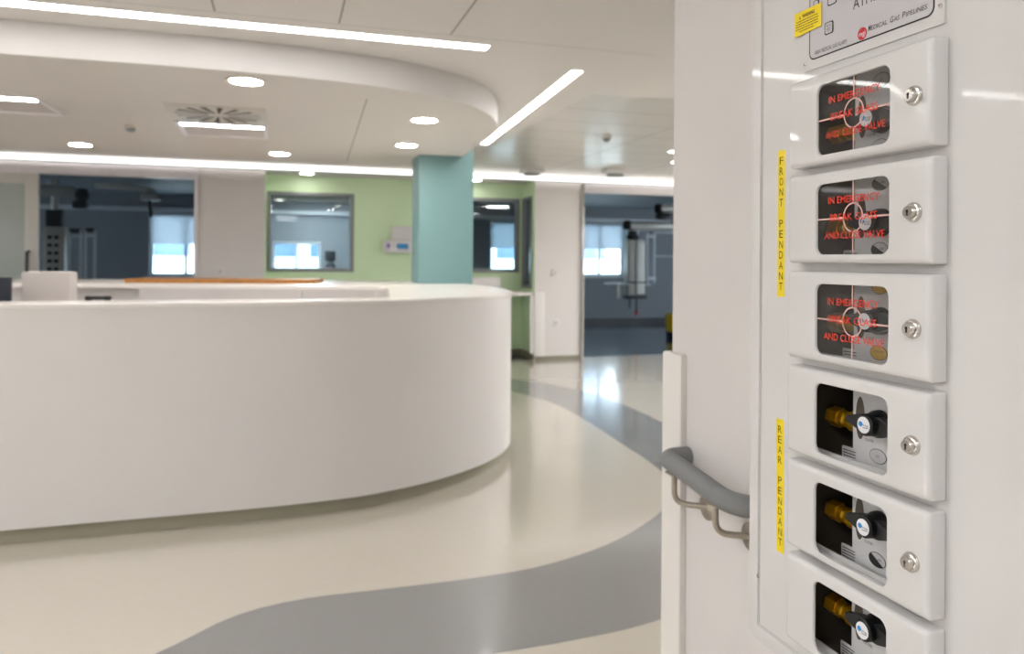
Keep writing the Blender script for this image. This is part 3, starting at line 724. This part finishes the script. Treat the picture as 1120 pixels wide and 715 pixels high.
# ------------------------------------------------------------------ handrail
hr = thing('handrail', 'grey tubular handrail on two steel brackets beside the white valve cabinet', 'handrail', (.84, 1.35, .95))
XR = .804; R_ = .0208
pts = [(.859, 1.452, .974), (.838, 1.452, .974)] + arc((.828, 1.452, .974), (XR, 1.452, .973), (XR, 1.425, .972), 8) + [(XR, 1.36, .966), (XR, 1.25, .954)]
MB().tube(pts, R_, 24).build('grip_rail', M['rail'], hr)
pts2 = [(XR, 1.2488, .954), (XR, 1.243, .9535)] + arc((XR, 1.24, .953), (XR, 1.195, .951), (.835, 1.178, .951), 10) + [(.859, 1.170, .951)]
MB().tube(pts2, R_, 24).build('grip_elbow', M['rail'], hr)
def bracket(y, zt, zb, yf):
    p = [(XR, y, zt)] + [(XR, y, zb + .03)] + arc((XR, y, zb + .025), (XR, y, zb), (XR + .022, y + (yf - y) * .4, zb), 8) + [(.858, yf, zb)]
    b = MB().tube(p, .0062, 14).build('bracket', M['steel'], hr)
    MB().lathe((.8598, yf, zb), (-1, 0, 0), [(0, .027), (.004, .027), (.006, .024)], 32).build('flange', M['steel'], b)
    MB().box(XR - .012, XR + .012, y - .02, y + .02, zt - .002, zt + .003, .001).build('saddle', M['steel'], b)
bracket(1.415, .949, .888, 1.372)
bracket(1.258, .935, .879, 1.222)

# ------------------------------------------------------------------ gas valve cabinet
XP = .74
T = lambda u, v, w_: (XP - w_, -u, v)        # u to the viewer's right along the wall (u = -Y), v up, w out of the wall
cb = thing('valve_cabinet', 'white wall cabinet with a column of six valve doors', 'cabinet', (.86, .81, .79))
YL, YR, ZB, ZT = 1.029, .591, .82, 1.98      # face plate limits
# rim and box
rim = MB()
lo = lambda d, r: rrect(-YL - d, -YR + d, ZB - d, ZT + d, r, 5)
rim.ring(lo(.028, .012), lo(.0006, .004), T, -.118, -.004)
rim.ring(lo(.027, .012), lo(.0006, .004), T, -.004, 0.001)
rim.ring(lo(.024, .010), lo(.002, .004), T, 0.001, .003)
rim.build('rim', M['enamel'], cb)
# face plate with six openings behind the doors
DTOP = [1.6623 - .1374 * k_ for k_ in range(6)]
DH = .1262; DYL, DYR = .9345, .6800
OYL, OYR = .925, .690
fp = MB(); x0, x1 = XP, XP + .003
fp.box(x0, x1, OYL, YL, ZB, ZT); fp.box(x0, x1, YR, OYR, ZB, ZT)
zprev = ZT
for zt in DTOP:
    fp.box(x0, x1, OYR, OYL, zt - .01, zprev); zprev = zt - DH + .01
fp.box(x0, x1, OYR, OYL, ZB, zprev)
fp.build('face_plate', M['enamel'], cb, smooth=0)
def screw(u, v, w0, parent):
    s_ = MB().lathe(T(u, v, w0), (-1, 0, 0), [(0, .0032), (.0012, .003), (.0018, .002)], 16).build('screw', M['chrome'], parent)
    MB().plate(rrect(u - .002, u + .002, v - .0004, v + .0004, .0002, 1), T, w0 + .0019, w0 + .0021).build('slot', M['black'], s_, smooth=0)
screw(-1.029, .897, .003, cb)

def door_panel(k_):
    zt = DTOP[k_]; zb = zt - DH; zc = (zt + zb) / 2 - .0025
    sh = MB(); N = 6
    def L(d, r): return rrect(-DYL + d, -DYR - d, zb + d, zt - d, r, N)
    win = rrect(-.8735, -.7425, zc - .0485, zc + .0485, .0125, N)
    layers = [(L(0, .003), .0005), (L(0.0004, .003), .018)]
    for a in range(1, 6):
        th = PI / 2 * a / 5; layers.append((L(.007 * (1 - math.cos(th)) + .0004, .003 + .004 * (1 - math.cos(th))), .018 + .007 * math.sin(th)))
    wl = [(rrect(-.8735 - .001, -.7425 + .001, zc - .0495, zc + .0495, .0135, N), .025), (win, .024), (win, .021)]
    layers += wl
    v = []; f = []; n_ = len(layers[0][0])
    for loop, w_ in layers: v += [T(a, b, w_) for a, b in loop]
    for i in range(len(layers) - 1):
        for j in range(n_):
            f.append((i * n_ + j, i * n_ + (j + 1) % n_, (i + 1) * n_ + (j + 1) % n_, (i + 1) * n_ + j))
    # back skin of the door
    b0 = len(v); back = rrect(-DYL + .004, -DYR - .004, zb + .004, zt - .004, .006, N)
    v += [T(a, b, .021) for a, b in back]; v += [T(a, b, .0005) for a, b in back]
    o3 = (len(layers) - 1) * n_
    for j in range(n_): f.append((o3 + j, o3 + (j + 1) % n_, b0 + (j + 1) % n_, b0 + j)); f.append((b0 + j, b0 + (j + 1) % n_, b0 + n_ + (j + 1) % n_, b0 + n_ + j))
    sh.add(v, f)
    d = sh.build('valve_door', M['enamel'], cb, smooth=40, recalc=True)
    # cam lock
    lz = zc + .0005; ly = .7035
    lk = MB().lathe(T(-ly, lz, .025), (-1, 0, 0), [(0, .0118), (.002, .0118), (.0045, .0106), (.0052, .0088), (.0052, .0080), (.0095, .0078), (.0108, .0068)], 36)
    lk.build('lock', M['chrome'], d, label='round chrome cam lock')
    kh = MB(); kw = .0361
    kh.plate(ellipse(-ly, lz + .0012, .0017, .0017, 16), T, kw - .0002, kw); kh.plate([(-ly - .0009, lz + .0008), (-ly + .0009, lz + .0008), (-ly + .0012, lz - .0042), (-ly - .0012, lz - .0042)], T, kw - .0002, kw)
    kh.build('keyhole', M['black'], d, smooth=0)
    # glass with print on the upper three doors
    if k_ < 3:
        MB().plate(rrect(-.8765, -.7395, zc - .0515, zc + .0515, .0145, N), T, .0195, .0208).build('window_glass', M['pane'], d, smooth=0)
        ln = MB(); wq = .0209; cu, cv, lw = -.8068, zc, .0011
        ln.ring(ellipse(cu, cv, .0182, .0198, 48), ellipse(cu, cv, .0162, .0178, 48), T, wq, wq + .0001)
        for (u0, u1, v0, v1) in ((-.8735, cu - .0172, cv - lw, cv + lw), (cu + .0172, -.7425, cv - lw, cv + lw), (cu - lw, cu + lw, cv + .0185, zc + .0485), (cu - lw, cu + lw, zc - .0485, cv - .0185)):
            ln.plate([(u0, v0), (u1, v0), (u1, v1), (u0, v1)], T, wq, wq + .0001)
        ln.build('target_lines', M['pink'], d, smooth=0, label='pale pink cross and circle')
        tx = MB(); wt = .0212
        text(tx, 'IN EMERGENCY', T, -.8531, -.7613, zc + .0205, .0094, wt, bold=.008)
        text(tx, 'BREAK GLASS', T, -.8493, -.7648, zc - .0030, .0094, wt, bold=.008)
        text(tx, 'AND CLOSE VALVE', T, -.8598, -.7527, zc - .0272, .0094, wt, bold=.008)
        tx.build('lettering', M['ink_red'], d, smooth=0, label='red warning lettering on the glass')
    return zc

KN = [(.0, 0), (0, 0), (0, 0), (0, 0), (0, 0), (0, 0)]
def valve(k_, zc):
    # dark recess box
    r = MB(); xb = XP + .085; ya, yb_, za, zb = .922, .693, zc - .066, zc + .066
    r.add([(XP + .003, ya, za), (XP + .003, yb_, za), (XP + .003, yb_, zb), (XP + .003, ya, zb), (xb, ya, za), (xb, yb_, za), (xb, yb_, zb), (xb, ya, zb)],
          [(4, 5, 6, 7), (0, 1, 5, 4), (2, 3, 7, 6), (0, 4, 7, 3), (1, 2, 6, 5)])
    rc = r.build('valve_recess', M['recess'], cb, smooth=0, recalc=False)
    # silver label plate with a rounded slot: built as plate and dark slot piece
    wp = -.022
    lp = MB()
    lp.plate(rrect(-.852, -.70, zc - .0655, zc + .062, .004, 3), T, wp - .001, wp)
    lp.plate(rrect(-.873, -.851, zc - .0655, zc - .042, .002, 2), T, wp - .001, wp)
    lpo = lp.build('label_plate', M['plate'], cb, smooth=0)
    MB().plate(ellipse(-.8385, zc + .003, .0082, .029, 32), T, wp, wp + .0003).build('slot', M['recess'], lpo, smooth=0)
    ik = MB(); wi = wp + .0004
    for j in range(4): ik.plate([(-.870, zc - .046 - j * .0040), (-.846, zc - .046 - j * .0040), (-.846, zc - .0472 - j * .0040), (-.870, zc - .0475 - j * .0040)], T, wi, wi + .0001)
    text(ik, 'CLOSE', T, -.829, -.814, zc - .0255, .0036, wi)
    text(ik, 'OPEN', T, -.776, -.762, zc + .030, .0036, wi)
    ik.build('small_print', M['ink_grey'], lpo, smooth=0)
    def oval(cu, cv, kind):
        a, b = .0150, .0098
        MB().plate(ellipse(cu, cv, a, b, 36), T, wi, wi + .0002).build('oval_label', M['ink'], lpo, smooth=0)
        m = {'white': 'silver', 'gold': 'gold', 'half': 'silver'}[kind]
        if kind == 'half':
            MB().plate(ellipse(cu, cv, a - .0008, b - .0008, 24, -.75, PI - .75), T, wi + .0002, wi + .0004).build('oval_face', M[m], lpo, smooth=0)
        else:
            MB().plate(ellipse(cu, cv, a - .0008, b - .0008, 36), T, wi + .0002, wi + .0004).build('oval_face', M[m], lpo, smooth=0)
        tt = MB()
        if kind == 'white': text(tt, 'O2', T, cu - .0028, cu + .0028, cv - .0018, .0036, wi + .0005)
        elif kind == 'gold': text(tt, 'VACUUM', T, cu - .009, cu + .009, cv + .0005, .003, wi + .0005)
        else: text(tt, 'AIR', T, cu + .0005, cu + .0075, cv - .0005, .0032, wi + .0005)
        tt.build('oval_print', M['ink'], lpo, smooth=0)
    kind = ['white', 'half', 'gold', 'white', 'half', 'white'][k_]
    if k_ < 3: oval(-.805, zc + .0462, kind)
    oval(-.806, zc - .0417, kind)
    # brass union nut on its pipe, running along the wall
    vo = bpy.data.objects.new('isolation_valve', None); COL.objects.link(vo); vo.parent = cb; vo['_o'] = cb['_o']; vo.empty_display_size = .03
    xc, zv = XP + .040, zc - .0095
    nut = MB(); hx = [(.0145 * math.cos(2 * PI * j / 6 + .3), .0145 * math.sin(2 * PI * j / 6 + .3)) for j in range(6)]
    Q = lambda a, b, w_: (xc + a, w_, zv + b)
    nut.plate(hx, Q, .9135, .893); hs = [(a * .86, b * .86) for a, b in hx]; nut.plate(hs, Q, .9155, .892)
    nut.lathe((xc, .893, zv), (0, -1, 0), [(0, .0118), (.010, .0118), (.012, .0095), (.020, .0095), (.022, .0145), (.05, .0145), (.052, .011), (.075, .011)], 28)
    nut.build('union_nut', M['brass'], vo, smooth=25)
    MB().tube([(xc, .913, zv), (xc, .921, zv)], .009, 16).build('pipe', M['pipe'], vo)
    # black wing knob
    kz, ky = zc + (-.0075, -.006, .0013, .003, .0068, .009)[k_], .8060
    kb = MB()
    kb.lathe((XP + .020, ky - .006, kz), (-1, 0, 0), [(0, .0185), (.008, .018), (.012, .0155), (.026, .0142), (.0275, .0125)], 36)
    wing = [(-.0415, -.0035), (-.0415, .0045), (-.016, .0115), (.016, .0115), (.036, .004), (.036, -.0065), (.016, -.0125), (-.016, -.0115)]
    Kq = lambda a, b, w_: (XP - w_, ky - .006 - a, kz + b)
    kb.plate(wing, Kq, -.012, -.001)
    kb.build('knob', M['black'], vo, smooth=40)
    KW = .0077; Kf = lambda a, b, w_: (XP - w_, ky - .006 - a, kz + b)
    MB().plate(ellipse(0, 0, .0108, .0108, 32), Kf, KW, KW + .0004).build('sticker', M['sticker'], vo, smooth=0, label='round white sticker')
    MB().plate(ellipse(-.0048, .0008, .0034, .0034, 20), Kf, KW + .0004, KW + .0006).build('blue_dot', M['blue'], vo, smooth=0)
    sp_ = MB(); text(sp_, 'bmgs', Kf, -.001, .0092, -.0012, .0032, KW + .0006); sp_.plate([(-.001, -.0036), (.0088, -.0036), (.0088, -.0028), (-.001, -.0028)], Kf, KW + .0005, KW + .0006)
    sp_.build('sticker_print', M['ink_grey'], vo, smooth=0)
for k_ in range(6):
    zc = door_panel(k_); valve(k_, zc)

# yellow tapes with stacked letters
def tape(letters, ytop, ybot, zt, zb, wd, label):
    """letters stacked downwards; the tape leans a little from (ytop, zt) to (ybot, zb)"""
    o = MB(); hw = wd / 2
    o.plate([(-ytop - hw, zt), (-ytop + hw, zt), (-ybot + hw, zb), (-ybot - hw, zb)][::-1], T, 0, .0003)
    to = o.build('label_tape', M['tape'], cb, smooth=0, label=label)
    tx = MB(); n_ = len(letters); pad = .008; step = (zt - zb - 2 * pad) / n_
    for i, ch in enumerate(letters):
        if ch == ' ': continue
        z = zt - pad - step * (i + .86); q = (zt - z) / (zt - zb); yc = ytop + (ybot - ytop) * q
        wch = .0028 if ch == 'I' else .0042
        text(tx, ch, T, -yc - wch, -yc + wch, z, step * .72, .0004)
    tx.build('lettering', M['ink'], to, smooth=0)
tape('FRONT PENDANT', .9818, .981, 1.5725, 1.3465, .0172, 'yellow tape reading FRONT PENDANT')
tape('REAR PENDANT', .9812, .9785, 1.158, .9535, .018, 'yellow tape reading REAR PENDANT')

# ------------------------------------------------------------------ alarm panel above the doors
ap = thing('alarm_panel', 'silver-grey gas alarm panel with red round logo above the valve doors', 'panel', (.74, .81, 1.679))
TA = lambda u, v, w_: (XP - .0002 - w_, -u, v)
MB().plate(rrect(-.9294, -.6838, 1.6795, 1.93, .002, 2), TA, 0, .0024).build('mounting_plate', M['enamel'], ap, smooth=0)
MB().plate(rrect(-.9165, -.6975, 1.693, 1.918, .011, 6), TA, .0024, .0028).build('border', M['ink'], ap, smooth=0)
MB().plate(rrect(-.9145, -.6995, 1.6950, 1.9160, .009, 6), TA, .0028, .0031).build('fascia', M['silver'], ap, smooth=0)
tx = MB(); wz = .0033
text(tx, 'AREA MEDICAL GAS ALARM', TA, -.9044, -.8404, 1.6990, .0056, wz)
tx.build('lettering', M['ink'], ap, smooth=0)
tx = MB(); text(tx, 'ATHENS', TA, -.8289, -.764, 1.7405, .0145, wz)
tx.build('place_name', M['ink'], ap, smooth=0)
t2 = MB()
words = [('M', -.8160, -.8112, .0075), ('EDICAL', -.811, -.7835, .0058), ('G', -.779, -.7735, .0075), ('AS', -.773, -.764, .0058), ('P', -.7595, -.7545, .0075), ('IPELINES', -.754, -.722, .0058)]
kz_ = lambda u: 1.7035
for st, u0, u1, h_ in words: text(t2, st, TA, u0 + .0145, u1 + .0145, kz_(u0), h_, wz, shear=.12, bold=.008)
t2.build('wordmark', M['ink_grey'], ap, smooth=0)
MB().plate(ellipse(-.8119, 1.7035, .0082, .0082, 36), TA, .0031, .0034).build('round_logo', M['logo_red'], ap, smooth=0)
lt = MB(); text(lt, 'mgi', TA, -.8175, -.8062, 1.7005, .0062, .0035); lt.build('logo_letters', M['sticker'], ap, smooth=0)
def button(u0, u1, v0, v1, words_=None):
    b_ = MB().plate(rrect(u0, u1, v0, v1, .003, 4), TA, .0031, .0036).build('button', M['ink'], ap, smooth=0)
    MB().plate(rrect(u0 + .0018, u1 - .0018, v0 + .0014, v1 - .0014, .0024, 4), TA, .0036, .0040).build('button_face', M['silver'], b_, smooth=0)
    if words_:
        t_ = MB(); um = (u0 + u1) / 2
        for i, wd in enumerate(words_): text(t_, wd, TA, um - .0042, um + .0042, (v0 + v1) / 2 + .0008 - i * .0055, .0038, .0041)
        t_.build('button_text', M['ink'], b_, smooth=0)
button(-.8837, -.8664, 1.7211, 1.7385, ('MUTE', 'TEST'))
button(-.8776, -.8603, 1.7603, 1.782)
button(-.9075, -.8956, 1.7655, 1.7775)
ys_ = MB()
ys_.plate([(-.9475, 1.7355), (-.8895, 1.7370), (-.8895, 1.7703), (-.9475, 1.7706)], TA, .0042, .0046)
yo = ys_.build('warning_sticker', M['tape'], ap, smooth=0, label='yellow warning sticker')
tx = MB(); text(tx, 'WARNING', TA, -.9300, -.9030, 1.7600, .0050, .0048, bold=.02)
tx.ring([(-.9375, 1.7600), (-.9330, 1.7600), (-.9352, 1.7642)], [(-.9363, 1.7607), (-.9341, 1.7607), (-.9352, 1.763)], TA, .0047, .0048)
for i, (a, b_) in enumerate(((-.942, -.897), (-.944, -.895), (-.9435, -.896), (-.944, -.896), (-.936, -.905))):
    u = a; zz = 1.7560 - i * .0038
    while u < b_:
        l_ = random.uniform(.0015, .0045); tx.plate([(u, zz), (min(u + l_, b_), zz), (min(u + l_, b_), zz + .0012), (u, zz + .0012)], TA, .0047, .0048); u += l_ + .0009
tx.build('sticker_print', M['ink'], yo, smooth=0)
for u, v in ((-.9255, 1.6905), (-.6895, 1.7015)):
    s_ = MB().lathe(TA(u, v, .0024), (-1, 0, 0), [(0, .0026), (.001, .0025), (.0015, .0015)], 16).build('screw', M['chrome'], ap)
    MB().plate(rrect(u - .0016, u + .0016, v - .0004, v + .0004, .0002, 1), TA, .0040, .0042).build('slot', M['black'], s_, smooth=0)

# ------------------------------------------------------------------ tidy
for o in SC.objects:
    if '_o' in o: del o['_o']
